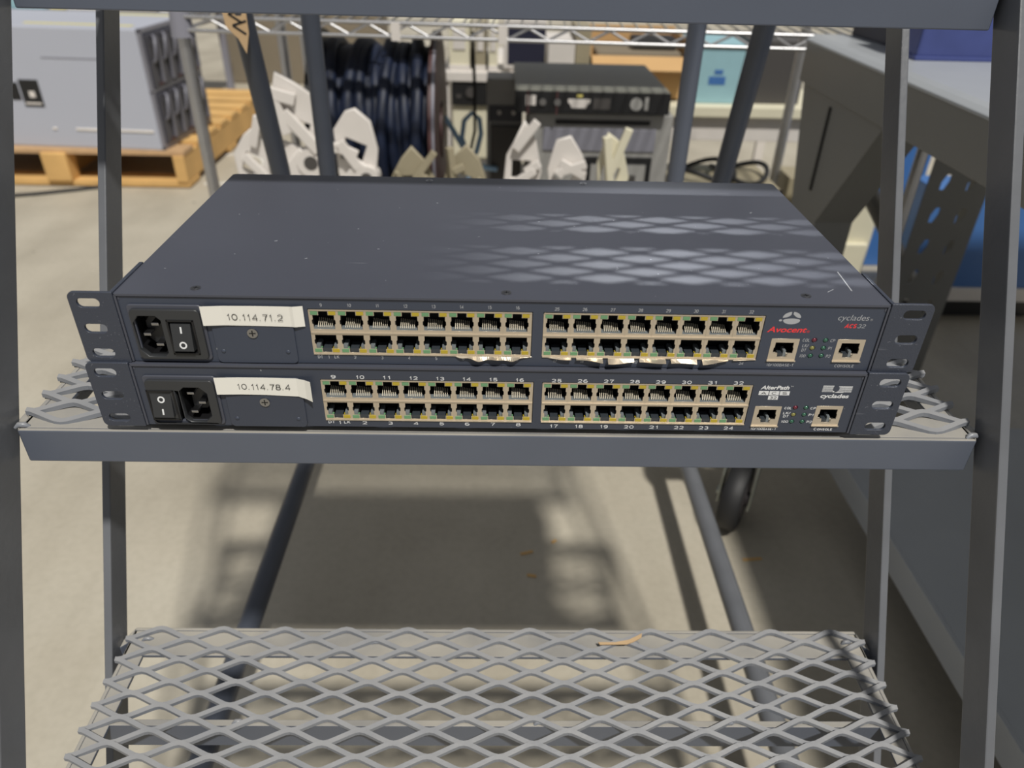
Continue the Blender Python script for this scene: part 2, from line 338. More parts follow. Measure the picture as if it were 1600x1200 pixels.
def tread(yf, zt, strands=16, depth=168):
    yb = yf+depth; W = 298.; z = zt
    f = B()
    f.box(-W, W, yf, yf+3, z-24, z).box(-W, W, yf+3, yf+26, z-3, z)                     # front angle
    f.box(-W, W, yb-3, yb, z-24, z).box(-W, W, yb-27, yb-3, z-3, z)                     # rear angle
    for s in (-1, 1):
        f.box(s*W, s*(W-3), yf+3, yb-3, z-24, z); f.box(s*(W-3), s*(W-16), yf+26, yb-27, z-3, z)
        f.prism([(s*W, yf), (s*W, yf+14), (s*(W+5.5), yf+20), (s*(W+5.5), yf+12)], 'z', z-24, z-.2)
        f.prism([(s*W, yb), (s*W, yb-14), (s*(W+5.5), yb-20), (s*(W+5.5), yb-12)], 'z', z-24, z-.2)
    t = part('tread', f, 'lad', LAD, bev=.9, off=LO)
    part('crossbar', B().box(-W+3, W-3, yf+depth/2-2.5, yf+depth/2+2.5, z-25, z-.3), 'lad', t, bev=.5, off=LO)
    part('grating', grating(yb, strands, zt+5.2), 'mesh', t, off=LO)
    rr = random.Random(int(zt)+5)
    for x, yy in ((-W+1, yf+4), (W-1, yf+4), (-W+14, yb-12), (W-12, yb-12), (-100, yb-14), (110, yb-14), (30, yf+depth/2), (170, yf+depth/2), (-190, yf+depth/2)):
        wl = B(); wl.tube([(x-4, yy-1, z-.5), (x-1.5, yy, z+1.4), (x+1.5, yy, z+1.4), (x+4, yy+1, z-.5)], [1.0, 1.9, 1.9, 1.0], 8)
        part('weld_bead', wl, 'mesh', t, off=LO)
    return t
tread(-3, -49); tread(-134, -277); tread(130, 193)
# side rails: flat bar 6 x 25 mm sloping back at 60 degrees
for s in (-1, 1):
    for ax, bz, yy in ((121.9, 141, 0), (121.9, 141, 1)):
        k = .576; base_y = (-18 if yy == 0 else 133)      # front edge y at z=-49
        z0, z1 = -585, 520
        if yy == 1: z0 = -520
        y = lambda z: base_y+(z+49)*k
        X0, X1 = s*303.6, s*309.8
        b = B(); b.prism([(y(z0), z0), (y(z0)+28.5, z0), (y(z1)+28.5, z1), (y(z1), z1)], 'x', X0, X1)
        part('side_rail', b, 'rail', LAD, bev=1.0, off=LO)
# base side rails, rear legs and posts
for s in (-1, 1):
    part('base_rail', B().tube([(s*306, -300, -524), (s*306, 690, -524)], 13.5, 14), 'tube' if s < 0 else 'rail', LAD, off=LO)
    part('rear_leg', B().tube([(s*306, 690, -524), (s*306, 647, -87), (s*306, 590, 100), (s*306, 470, 500)], 13, 14), 'tube', LAD, off=LO)
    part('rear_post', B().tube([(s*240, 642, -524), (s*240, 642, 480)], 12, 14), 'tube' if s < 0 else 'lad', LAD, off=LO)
part('rear_crossbar', B().tube([(-306, 680, -524), (306, 680, -524)], 12, 12), 'tube', LAD, off=LO)
# caster on the right base rail
cw = B(); cwx, cwy, cwz, cr = 384, 530, FL+58, 58
cw.tube([(cwx-16, cwy, cwz), (cwx-13, cwy, cwz), (cwx+13, cwy, cwz), (cwx+16, cwy, cwz)], [cr-5, cr, cr, cr-5], 40)
MR = Matrix.Translation((cwx, cwy, cwz)) @ Matrix.Rotation(math.radians(-30), 4, 'Z') @ Matrix.Translation((-cwx, -cwy, -cwz))
c1 = part('caster', cw, 'rub', LAD, off=LO, M=MR)
part('wheel_hub', B().cyl((cwx-17, cwy, cwz), (cwx+17, cwy, cwz), 34, 28).cyl((cwx-22, cwy, cwz), (cwx+22, cwy, cwz), 12, 16), 'hub', c1, off=LO, M=MR)
part('caster_fork', B().prism([(cwy-14, cwz-14), (cwy+12, cwz-14), (cwy+46, cwz+100), (cwy+4, cwz+100)], 'x', cwx-26, cwx-23).prism([(cwy-14, cwz-14), (cwy+12, cwz-14), (cwy+46, cwz+100), (cwy+4, cwz+100)], 'x', cwx+23, cwx+26).cyl((cwx-30, cwy, cwz), (cwx-22, cwy, cwz), 8, 12)
     .box(cwx-32, cwx+32, cwy+2, cwy+56, cwz+100, cwz+106), 'zinc', c1, off=LO, bev=.6, M=MR)
part('caster_arm', B().box(300, cwx+24, cwy+14, cwy+50, cwz+106, cwz+118).box(300, 312, cwy+14, cwy+50, cwz+30, cwz+118), 'rail', c1, off=LO, bev=.6)

# ------------------------------------------------------------------ console servers
def port_hole(xc, top, zm=20.9):
    p = [(-6.1, 22.7), (6.1, 22.7), (6.1, 25.6), (6.7, 26.2), (6.7, 28.4), (6.1, 29.0), (6.1, 31.7), (2.7, 31.7), (2.7, 34.2), (-2.7, 34.2), (-2.7, 31.7), (-6.1, 31.7), (-6.1, 29.0), (-6.7, 28.4), (-6.7, 26.2), (-6.1, 25.6)]
    if not top: p = [(a, 2*zm-c) for a, c in p][::-1]
    return [(xc+a, c) for a, c in p]
_pm = {}
def port_mesh(kind):
    """cavity, contacts and light pipes of one socket; origin at the port centre line, z as on the panel"""
    if kind in _pm: return _pm[kind]
    b = B(); zm = 20.9
    def cav(x0, x1, z0, z1, d=13):
        b.box(x0-.8, x0, .3, d, z0-.8, z1+.8); b.box(x1, x1+.8, .3, d, z0-.8, z1+.8)
        b.box(x0-.8, x1+.8, .3, d, z1, z1+.8); b.box(x0-.8, x1+.8, .3, d, z0-.8, z0); b.box(x0-.8, x1+.8, d, d+.8, z0-.8, z1+.8)
    if kind == 'top':
        cav(-6.5, 6.5, 22.3, 34.2)
        b.box(-6.4, 6.4, .4, 5, 22.3, 22.8, 2)
        for k in range(8):
            x = -3.9+k*1.1; b.bar((x, 1.6, 23.2), (x, 7.5, 26.6-.16*k), .40, .34, 1)
    else:
        z0, z1 = (7.4, 18.8) if kind == 'bottom' else (7.6, 18.6)
        cav(-6.5, 6.5, z0, z1)
        b.box(-2.4, 2.4, 1.0, 9, z0, z0+2.6, 3)                          # tongue
        if kind == 'bottom':
            for s in (-1, 1): b.box(s*6.3, s*3.9, 1.2, 9, 9.2, 11.8, 2)
        else:
            b.box(-5.8, -2.6, .6, 4, z0, z0+1.6, 1); b.box(2.6, 5.8, .6, 4, z0, z0+1.6, 1); b.box(.6, 2.2, .8, 6, z0, z0+4.4, 2)
    _pm[kind] = b.mesh('network_port', ['in', 'pin', 'pipe', 'tong']); return _pm[kind]
def led_mesh(c):
    k = 'l'+c
    if k not in _pm: _pm[k] = B().box(-2.05, 2.05, -.25, 3, -1.15, 1.15).mesh('indicator_light', c, bev=.25)
    return _pm[k]
def port_block(dev, x0, dz):
    """eight columns of stacked sockets in a nickel shield; x0 = left edge"""
    n = 8; pw = 15.62; holes = []
    for i in range(n):
        xc = x0+7.85+i*pw; holes += [port_hole(xc, True), port_hole(xc, False)]
    W = x0+n*pw+.6
    pb = pplate('port_block', rrect(x0, W, 6.9, 35.0, .2, 1), holes, .25, .75, 'nick', dev, bevel=.08, loc=(0, 0, dz))
    b = B().box(x0, W, -.45, .5, 20.35, 21.0).box(x0, W, -.2, .3, 34.7, 35.3).box(x0, W, -.7, .3, 6.5, 6.95).box(x0+.2, W-.2, 14.2, 15, 7, 35)
    for i in range(n+1): b.box(x0+i*pw-.25, x0+i*pw+.25, .1, .3, 7, 34.8)
    part('shield_seam', b, 'nick', pb)
    for i in range(n):
        xc = x0+7.85+i*pw
        for k in ('top', 'bottom'): ob('network_port', port_mesh(k), pb, (xc, 0, 0))
        for zz in (33.0, 2*20.9-33.0): 
            ob('indicator_light', led_mesh('lg'), pb, (xc-5.05, .25, zz)); ob('indicator_light', led_mesh('ly'), pb, (xc+5.05, .25, zz))
    return pb

def single_port(dev, xc, zc, dz):
    """single socket with its own shield, bottom-latch style"""
    o = (0, 0, dz)
    hole = [(xc-5.9, zc-2.4), (xc-3.1, zc-2.4), (xc-3.1, zc-5.0), (xc+3.1, zc-5.0), (xc+3.1, zc-2.4), (xc+5.9, zc-2.4), (xc+5.9, zc+1), (xc+5.4, zc+1.6), (xc+5.4, zc+4.8), (xc-5.4, zc+4.8), (xc-5.4, zc+1.6), (xc-5.9, zc+1)]
    pb = pplate('service_port', rrect(xc-8.1, xc+8.1, zc-7.2, zc+7.2, .2, 1), [hole], -.05, .75, 'nick', dev, bevel=.08, loc=o)
    b = B().box(xc-8.5, xc+8.5, -.9, .2, zc-7.7, zc-7.1); part('shield_seam', b, 'nick', pb)
    ob('network_port', port_mesh('single'), pb, (xc, 0, zc-13.1)); return pb

def lid_edge(x0, x1, dz): pass
def device(name, label, loc, rotz, upper):
    D = 216.8; H = 43.7; W = 215.9
    dev = thing(name, label, 'network device', loc, rotz, None)
    # lid: folded top sheet, sides and a short lip over the faceplate
    r = 3.0
    top = rrect(-W-.5, W+.5, -.9, D, [r, r, .8, .8], 4)
    b = B(); n = len(top)
    b.prism(top, 'z', H-1.4, H)
    b.box(-W-.5, -W+.7, -.9, D-2, 0.4, H-1).box(W-.7, W+.5, -.9, D-2, .4, H-1).box(-W, W, D-1.6, D-.4, .4, H-1)
    lid = part('top_cover', b, 'lid', dev, bev=.45)
    scr = [(-174, 7.5), (0, 7.5), (171.5, 9.5), (62, 208), (-60, 208)] if upper else [(0, 5), (-60, 208), (60, 208)]
    for x, y in scr:
        s = B().cyl((x, y, H-.6), (x, y, H+.25), 2.9, 20).cyl((x, y, H+.2), (x, y, H+.45), 2.0, 16).box(x-1.5, x+1.5, y-.28, y+.28, H+.44, H+.5, 1).box(x-.28, x+.28, y-1.5, y+1.5, H+.44, H+.5, 1)
        part('cover_screw', s, ['steel', 'in'], lid)
    if upper:
        for a_, c_, wd_ in (((203, 44), (201, 17), .7), ((186, 15), (191, 19), .4)):
            part('scratch', B().bar((a_[0], a_[1], H+.02), (c_[0], c_[1], H+.02), wd_, .06), 'inkg', lid)
    part('base_pan', B().box(-W+.8, W-.8, .9, D-2, 0, 1.2).box(-W+.8, W-.8, 15.5, 16.5, 1.2, H-1.5), 'in', dev)
    dz = 0 if upper else -1.2
    # openings of the faceplate
    PA, PB_ = (-110.9, 21.5) if upper else (-107.0, 24.4)
    for_ = []
    holes = [rrect(PA-.5, PA+126.1, 6.2+dz, 35.8+dz, .3, 1), rrect(PB_-.5, PB_+126.1, 6.2+dz, 35.8+dz, .3, 1)]
    leds = [(178.7, 20.1), (178.7, 14.8), (178.8, 9.6), (185.3, 20.1), (185.3, 14.9), (185.3, 9.7)]
    if not upper: leds = [(x+.4, z-1.7) for x, z in leds]
    pc = [(162.0, 13.6), (200.6, 13.7)] if upper else [(162.6, 11.9), (200.2, 12.7)]
    for x, z in pc: holes.append(rrect(x-8.3, x+8.3, z-7.3, z+7.4, .3, 1))
    for x, z in leds: holes.append([(x+1.75*math.cos(t*math.pi/8), z+1.75*math.sin(t*math.pi/8)) for t in range(16)])
    mx0, mx1, mz0, mz1 = (-210.8, -169.9, 2.4, 36.9) if upper else (-210.8, -168.6, 2.0, 35.6)
    holes.append(rrect(mx0+2, mx1-2, mz0+2, mz1-2, 1.5, 3))
    fp = pplate('faceplate', rrect(-W+.9, W-.9, .3, H-2.0, .6, 2), holes, 0, 1.2, 'face' if upper else 'face2', dev, bevel=.12)
    part('hem', B().box(-W+.9, W-.9, -.25, 1.3, H-2.35, H-1.95).box(-W+1.0, -W+2.0, -.25, .5, H-4, H-2.4).box(W-2.0, W-1.0, -.25, .5, H-4.4, H-2.4), 'lid', fp, bev=.1)
    port_block(dev, PA, dz); port_block(dev, PB_, dz)
    for x, z in pc: single_port(dev, x, z, 0)
    for (x, z), c in zip(leds, ['ledr', 'ledy', 'ledg', 'ledg', 'ledg', 'ledg']):
        part('status_light', B().cyl((x, 2.5, z), (x, .7, z), 1.5, 16).dome((x, .7, z), 1.5, 1.3), c, dev)
    # power inlet with rocker switch
    cx, cz = (mx0+mx1)/2, (mz0+mz1)/2
    if upper: C0 = [(-205.5, 31.4), (-195.6, 31.4), (-192.9, 28.6), (-192.9, 7.2), (-195.4, 4.6), (-205.0, 4.6), (-209.3, 9.6), (-209.3, 26.6)]; bz = (-190.3, -175.0, 6.6, 29.0)
    else: C0 = [(-187.8, 29.4), (-178.3, 29.4), (-174.2, 25.0), (-174.2, 8.6), (-178.6, 4.0), (-187.8, 4.0), (-191.0, 7.0), (-191.0, 26.6)]; bz = (-209.9, -193.8, 5.7, 27.1)
    bh = rrect(*bz, .3, 1)
    inl = pplate('power_inlet', rrect(mx0, mx1, mz0, mz1, 2.0, 4), [rrect(mx0+2, mx1-2, mz0+2, mz1-2, 1.5, 3)], -1.2, .1, 'lid', dev, bevel=.5)
    hs = plate(rrect(mx0+1.4, mx1-1.4, mz0+1.2, mz1-2.2, 2.4, 5), [C0, bh], -2.9, 1.0, .45); hs.materials.append(MT['plas2'])
    part('inlet_housing', hs, None, inl)
    # connector cavity
    cb = B(); n = len(C0); cb.add([(x, -2.6, z) for x, z in C0]+[(x, 13, z) for x, z in C0], [(i, (i+1) % n, (i+1) % n+n, i+n) for i in range(n)]+[tuple(range(n, 2*n))], 0)
    ccx = sum(p[0] for p in C0)/n; ccz = sum(p[1] for p in C0)/n; e = -1 if upper else 1
    cb.prism([(ccx+(x-ccx)*.62, ccz+(z-ccz)*.62) for x, z in C0], 'y', 6.0, 12.5, 1)
    part('inlet_socket', cb, ['in', 'plas'], inl)
    for dx, dz2 in ((e*3.2, 0), (-e*2.6, 6.6), (-e*2.6, -6.6)):
        part('inlet_prong', B().box(ccx+dx-2.1, ccx+dx+2.1, -.2, 12, ccz+dz2-.9, ccz+dz2+.9), 'steel', inl, bev=.35)
    x0, x1, z0, z1 = bz; sw = B().box(x0+.1, x1-.1, -.4, 2, z0+.1, z1-.1, 0)
    for a in ((x0, x0+1.1), (x1-1.1, x1)): sw.box(a[0], a[1], -3.3, -.3, z0, z1)
    sw.box(x0, x1, -3.3, -.3, z1-1.2, z1); sw.box(x0, x1, -3.3, -.3, z0, z0+1.2)
    swo = part('power_switch', sw, 'in', inl, bev=.25)
    rx0, rx1 = x0+2.0, x1-2.2; rz1, rz0 = z1-2.6, z0+3.6
    A_, Bq = -3.0, -5.6
    rk = B().add([(rx0, A_, rz1), (rx1, A_, rz1), (rx1, Bq, rz0), (rx0, Bq, rz0), (rx0, 0, rz1), (rx1, 0, rz1), (rx1, 0, rz0-.5), (rx0, 0, rz0-.5)], [(0, 1, 2, 3), (4, 7, 6, 5), (0, 4, 5, 1), (2, 6, 7, 3), (0, 3, 7, 4), (1, 5, 6, 2)])
    mk = B(); rcx = (rx0+rx1)/2
    def onrock(x, z): return (x, A_+(Bq-A_)*(rz1-z)/(rz1-rz0)-.12, z)
    zt, zb = rz1-3.6, rz0+3.7
    zi, zo = (zt, zb) if upper else (zb, zt)
    mk.add([onrock(rcx-.5, zi-1.9), onrock(rcx+.5, zi-1.9), onrock(rcx+.5, zi+1.9), onrock(rcx-.5, zi+1.9)], [(0, 1, 2, 3)])
    ring = [onrock(rcx+rr*math.cos(t*math.pi/12), zo+rr*math.sin(t*math.pi/12)) for t in range(24) for rr in (1.25, 2.15)]
    mk.add(ring, [(2*i, 2*i+1, (2*i+3) % 48, (2*i+2) % 48) for i in range(24)])
    rk.add(mk.v, mk.f, 1)
    part('rocker', rk, ['plas2', 'ink'], swo)
    # blank cover plate with screw and dimples
    cp = (-166.2, -120.6, .6, 36.5) if upper else (-164.6, -118.8, .4, 35.2)
    cvp = pplate('blank_plate', rrect(*cp, 2.6, 5), [], -1.0, 0, 'face' if upper else 'face2', dev, bevel=.3)
    sx, sz = (-143.8, 20.3) if upper else (-141.8, 18.4)
    part('plate_screw', B().cyl((sx, -.8, sz), (sx, -1.7, sz), 3.0, 20).add([(sx+1.9*c, -1.75, sz+.35*d) for c, d in ((-1, -1), (1, -1), (1, 1), (-1, 1))], [(0, 1, 2, 3)], 1).add([(sx+.35*c, -1.76, sz+1.9*d) for c, d in ((-1, -1), (1, -1), (1, 1), (-1, 1))], [(0, 1, 2, 3)], 1), ['steel', 'in'], cvp)
    for dx in (-18.6, 18.4): part('rivet', B().dome((sx+dx, -1.0, sz-12.2), 1.3, .6), 'face', cvp)
    # sticker, one end curling off the plate
    P = [(-169.8, 37.6, 25.6), (-158, 37.6, 25.5), (-140, 37.6, 25.2), (-121, 37.5, 24.8), (-119, 37.7, 24.9), (-113.5, 37.7, 24.9)] if upper else [(-168.4, 36.3, 24.6), (-155, 36.1, 24.2), (-140, 35.9, 23.8), (-121, 35.6, 23.0), (-116, 35.2, 21.8), (-112.3, 34.9, 20.9)]
    Y = [-3.1, -1.9, -1.5, -1.45, -2.0, -.9] if upper else [-3.1, -1.9, -1.5, -1.6, -2.6, -4.2]
    vs = []; 
    for (x, zt_, zb_), y in zip(P, Y): vs += [(x, y, zt_), (x, y, zb_), (x, y+.15, zt_), (x, y+.15, zb_)]
    fs = []
    for i in range(len(P)-1):
        a = i*4; c = a+4; fs += [(a, a+1, c+1, c), (a+2, c+2, c+3, a+3), (a, c, c+2, a+2), (a+1, a+3, c+3, c+1)]
    fs += [(0, 2, 3, 1), (a+4, a+5, a+7, a+6)]
    st = B().add(vs, fs); stx(st, '10.114.71.2' if upper else '10.114.78.4', -140.6, 28.9 if upper else 27.8, 3.9, w=31.2, y=-2.1 if upper else -2.0, wt=.105, mi=1)
    part('address_sticker', st, ['paper', 'inkb'], dev)
    # printing
    pr = B(); lp = B()
    if upper:
        for i in range(8):
            x = PA+7.4+i*15.7; stx(pr, str(9+i), x, 37.3, 1.9, mi=1, wt=.15); x2 = PB_+7.0+i*15.7; stx(pr, str(25+i), x2, 36.9, 1.9, mi=1, shear=.12, wt=.15)
            stx(pr, str(17+i), x2+.6, 3.0, 1.9, mi=1, shear=.1, wt=.15)
            stx(pr, str(1+i), PA+(8.3 if i == 0 else 7.8)+i*15.7, 3.6, 2.0, mi=1, wt=.15)
        stx(pr, 'DT', PA+3.4, 3.7, 2.1, mi=1, wt=.16); stx(pr, 'LK', PA+12.9, 3.7, 2.1, mi=1, wt=.16)
        for s, x, z, al in (('COL', 176.0, 19.2, 'r'), ('LK/', 176.0, 15.5, 'r'), ('DT', 175.3, 12.6, 'r'), ('100', 175.8, 8.7, 'r'), ('CP', 188.0, 19.1, 'l'), ('P1', 188.0, 14.0, 'l'), ('P2', 188.0, 8.7, 'l')):
            stx(pr, s, x, z, 1.9, align=al, mi=1, shear=.1, wt=.15)
        stx(pr, '10/100BASE-T', 162.3, 2.3, 1.8, w=16.2, mi=1, wt=.16); stx(pr, 'CONSOLE', 200.6, 2.2, 1.8, w=11.6, mi=1, wt=.16)
        txt(lp, 'cyclades', 188.6, 33.4, 3.5, w=17.8, align='l', mi=1, shear=.2, bold=-.006); txt(lp, '\u00ae', 207.5, 33.3, 1.3, mi=1, align='l')
        stx(lp, 'ACS', 194.0, 28.6, 2.4, w=6.4, align='l', wt=.24, shear=.25, mi=2); stx(lp, '32', 201.2, 28.6, 2.4, w=4.4, align='l', shear=.2, mi=1, wt=.14)
        txt(lp, 'Avocent', 149.9, 25.2, 3.6, w=22.3, align='l', bold=.022, shear=.30, mi=2); txt(lp, '\u00ae', 172.9, 25.0, 1.5, mi=2, align='l')
        # globe emblem: two upper lobes over a lens, small dot at the left
        gx, gz = 162.2, 34.3
        def arc(cx_, cz_, rx, rz, a0, a1, n=14): return [(cx_+rx*math.cos(math.radians(a0+(a1-a0)*k/n)), cz_+rz*math.sin(math.radians(a0+(a1-a0)*k/n))) for k in range(n+1)]
        def flat(pts, mi=1): lp.add([(x, -.08, z) for x, z in pts], [tuple(range(len(pts)))], mi)
        flat(arc(gx+.3, gz-1.4, 4.9, 2.5, 180, 360)+arc(gx+.3, gz-1.4, 4.9, 1.2, 0, 180)[1:-1])
        flat(arc(gx, gz, 5.3, 4.0, 96, 172)+[(gx-5.0, gz+.1), (gx-2.8, gz+.5), (gx-1.2, gz+1.4), (gx-.5, gz+2.4)])
        flat(arc(gx, gz, 5.3, 4.0, 84, 8)+[(gx+4.8, gz+.1), (gx+3.0, gz+.5), (gx+1.6, gz+1.4), (gx+.4, gz+2.6)])
        flat(arc(gx-6.1, gz-1.5, .9, .7, 0, 345, 12))
    else:
        for i in range(8):
            x = PA+7.6+i*15.7; x2 = PB_+8.0+i*15.5
            for s, xx, zz in ((str(9+i), x, 35.3-i*.1), (str(25+i), x2, 34.6), (str(17+i), x2, 1.4), (str(1+i), x+(.7 if i == 0 else 0), 2.2)):
                stx(pr, s, xx, zz, 2.2, w=(2.9 if len(s) == 1 and s != '1' else 1.4 if s == '1' else 4.9 if s[0] == '1' else 5.9), wt=.205, sp=.16)
        stx(pr, 'DT', PA+3.2, 2.7, 1.8, w=4.0, wt=.22); stx(pr, 'LK', PA+12.6, 2.7, 1.8, w=3.8, wt=.22)
        for s, x, z, al in (('COL', 176.8, 17.3, 'r'), ('LK/', 176.8, 13.6, 'r'), ('DT', 176.2, 11.2, 'r'), ('100', 176.8, 7.2, 'r'), ('CP', 188.3, 17.4, 'l'), ('P1', 188.3, 12.4, 'l'), ('P2', 188.3, 7.2, 'l')):
            stx(pr, s, x, z, 1.6, w=(4.4 if len(s) == 3 else 3.3), align=al, wt=.22, shear=.1)
        stx(pr, '10/100B', 154.7, 1.5, 1.7, w=9.2, align='l', wt=.2); stx(pr, 'ASE', 164.2, 1.5, 1.35, w=3.8, align='l', wt=.22); stx(pr, '-T', 168.2, 1.5, 1.7, w=2.6, align='l', wt=.2)
        stx(pr, 'C', 194.2, 1.7, 1.8, w=1.7, align='l', wt=.22); stx(pr, 'ONSOLE', 196.3, 1.7, 1.45, w=9.5, align='l', wt=.24)
        txt(lp, 'AlterPath', 155.0, 31.6, 2.7, w=17.0, align='l', bold=.035, shear=.25); txt(lp, 'TM', 172.8, 33.4, .8, align='l')
        def blk(x0, x1, z0, z1, mi=0, y=-.08): lp.add([(x0, y, z0), (x1, y, z0), (x1, y, z1), (x0, y, z1)], [(0, 1, 2, 3)], mi)
        for k, ch in enumerate('ACS'):
            a = 154.5+k*6.35; blk(a, a+5.9, 27.4, 30.3); stx(lp, ch, a+2.95, 27.95, 1.8, w=3.4, y=-.16, mi=3, wt=.16)
        blk(160.8, 166.8, 24.1, 27.0); stx(lp, '32', 163.8, 24.65, 1.8, w=4.2, y=-.16, mi=3, wt=.16)
        for k in range(7):
            zz = 34.7-k*.68; h = .42-(.02*k)
            blk(192.3, 198.6-abs(k-3)*-.12, zz-h, zz); blk(201.2+(k < 1)*.6, 210.2, zz-h-.25, zz-.25)
        blk(198.9, 200.2, 30.1, 31.0); blk(200.4, 205.5, 29.7, 30.1)
        cc = [(200.6+1.9*math.cos(t*math.pi/9), 32.5+2.1*math.sin(t*math.pi/9)) for t in range(18)]; lp.add([(x, -.14, z) for x, z in cc], [tuple(range(18))], 4)
        cc = [(202.3+1.5*math.cos(t*math.pi/9), 32.3+2.0*math.sin(t*math.pi/9)) for t in range(18)]; lp.add([(x, -.12, z) for x, z in cc], [tuple(range(18))], 1)
        txt(lp, 'cyclades', 192.2, 26.0, 2.9, w=17.2, align='l', bold=.03, shear=.15)
    part('printed_emblem', lp, ['ink', 'inkg', 'inkr', 'inkb', 'face2'], fp)
    part('printed_lettering', pr, ['ink', 'inkg', 'inkr', 'inkb', 'face2'], fp)
    # rack ears: side flange + slotted front flange
    for s in (-1, 1):
        zc = (38.0, 22.1, 6.2); x0, x1 = (216.9, 241.3)
        sl = []
        for z in zc: sl.append([(s*x, zz) for x, zz in rrect(224.4, 237.6, z-3.1, z+3.1, 3.05, 6)])
        o_ = [(s*x, zz) for x, zz in rrect(x0, x1, 0, 44.4, [3.5, .3, .3, 3.5], 5)]
        er = pplate('mounting_ear', o_, sl, -1.6, .4, 'ear', dev, bevel=.3)
        yb_ = 46
        part('side_flange', B().prism([(-1.4, .3), (yb_, .3), (yb_, 38), (yb_-5, 44.4), (-1.4, 44.4)], 'x', s*216.6, s*218.8), 'ear', er, bev=.35)
    return dev
UP = device('console_server', 'upper dark slate rack console server, its sticker reading 10.114.71.2', (0, 0, 0), 0, True)
LOd = device('console_server', 'lower dark slate rack console server on the tread, its sticker reading 10.114.78.4', (-1.7, -2.3, -44.0), -.0011, False)
# bent spring fingers hanging from the lower edge of the upper unit's shields
for nm, xs, amp in (('bent_shield_tab', (-30, 15.5), 3.4), ('bent_shield_tab', (23, 146), 4.6)):
    vs = []; N = 40; rr = random.Random(3)
    for i in range(N+1):
        t = i/N; x = xs[0]+(xs[1]-xs[0])*t; e = min(1, t*5, (1-t)*4)
        o = amp*e*(.72+.28*math.sin(t*26)); dz_ = -1.3*e*(1+.5*math.sin(t*19+1))
        vs += [(x, -.3, 6.8), (x, -.3-o, 6.7+dz_), (x, -.3, 6.5), (x, -.3-o, 6.45+dz_)]
    fs = []
    for i in range(N):
        if i % 6 == 5 and xs[0] > 0 and 3 < i < N-4: continue
        a = i*4; fs += [(a, a+1, a+5, a+4), (a+2, a+6, a+7, a+3), (a+1, a+3, a+7, a+5)]
    part(nm, B().add(vs, fs), 'nick', UP)

# ------------------------------------------------------------------ scraps
def ribbon(pts, w, th=.4):
    b = B()
    for p, q in zip(pts, pts[1:]): b.bar(p, q, w, th)
    return b
sb = B().prism([(-17, -5), (-3, -5), (2, -3), (8, -1), (16, 6), (20, 10), (19, 3), (12, -4), (6, -8), (-16, -9)], 'z', 0, .8)
sb.v = [(x, y*.6, z) for x, y, z in sb.v]
solo('paper_scrap', sb, 'kraft', 'torn tan paper scrap lying on the rear edge of the lower tread', 'scrap', (97, 20, -271.6))
for i, (x, y, r, l) in enumerate(((46, 455, .3, 20), (52, 408, -.2, 14), (90, 480, .7, 9), (398, 445, .1, 30))):
    b = B().bar((-l/2, 0, 1.0), (l/2, 0, 1.0), 4, 2)
    lab = ['long tan wood splinter on the concrete, in the shade below the tread', 'short tan wood splinter nearest the lower tread', 'tiny tan wood chip between the splinters and the right base rail', 'orange wood splinter on the floor beside the caster wheel'][i]
    solo('wood_splinter', b, 'wood', lab, 'wood splinter', (x, y, FL), r, 'wood splinters on the floor')
# chalk ring on the floor
ch = B(); N = 40; vs = []
for i in range(N+1):
    a = math.radians(-100+250*i/N); rx, ry = 130, 190
    for k in (-1, 1): vs.append((-1030+(rx+k*10)*math.cos(a), 2420+(ry+k*12)*math.sin(a), .6))
ch.add(vs, [(2*i, 2*i+1, 2*i+3, 2*i+2) for i in range(N)])
MT['chalk'] = mat('chalk', (.62, .60, .55), .9)
tag(ob('chalk_mark', ch.mesh('chalk_mark', 'chalk')), 'pale curved chalk line on the floor beside the wooden pallet', 'floor marking')
cab = B().tube([(-1900, 2000, 6), (-1700, 2030, 6), (-1560, 2075, 6), (-1440, 2130, 6), (-1380, 2160, 6)], 6, 8)
tag(ob('floor_cable', cab.mesh('floor_cable', 'rub')), 'thin dark cable lying on the floor in front of the pallet', 'cable')

# ------------------------------------------------------------------ pallet with the blade chassis
PX, PY = -1090, 2170
pal = thing('wooden_pallet', 'light wooden pallet on the floor under the grey server chassis', 'pallet', (PX, PY, FL))
for k in range(3):
    x = -28-k*430; b = B().prism([(0, 22), (1020, 22), (1020, 112), (0, 112)], 'x', x, x+38)
    part('stringer', b, 'wood', pal, bev=3)
for k in range(8): part('deck_board', B().box(-900, 12, 5+k*132, 5+k*132+92, 112, 128), 'ply' if k == 0 else 'wood', pal, bev=2)
for k in range(3): part('bottom_board', B().box(-900, 12, 5+k*440, 5+k*440+100, 4, 22), 'wood', pal, bev=2)
part('end_block', B().box(-470, -385, -6, 60, 20, 118), 'wood', pal, bev=6)
cz = -FL-620+128
chs = thing('server_chassis', 'large grey blade server chassis lying on the wooden pallet', 'server chassis', (-1148, 2180, FL+128), -.06)
part('side_panel', B().box(-760, 0, 0, 400, 0, 375), 'cgrey', chs, bev=5)
part('embossed_rib', B().box(-280, -15, -3, 2, 58, 66).box(-360, -345, -3, 2, 58, 66), 'white', chs, bev=2)
part('embossed_crease', B().box(-330, -110, -1, 1, 282, 286), 'cmid', chs, bev=.4)
part('warning_label', B().box(-430, -365, -1.2, .5, 130, 215).box(-470, -436, -1.2, .5, 150, 205), 'black', chs)
part('label_print', B().box(-405, -385, -2, -1, 160, 180).box(-425, -372, -2, -1, 138, 144), 'white', chs)
part('warning_tape', B().box(-395, -40, 60, 78, 375, 376.5), 'yel', chs); part('warning_tape', B().box(-270, 0, 330, 350, 375, 376.5), 'yel', chs)
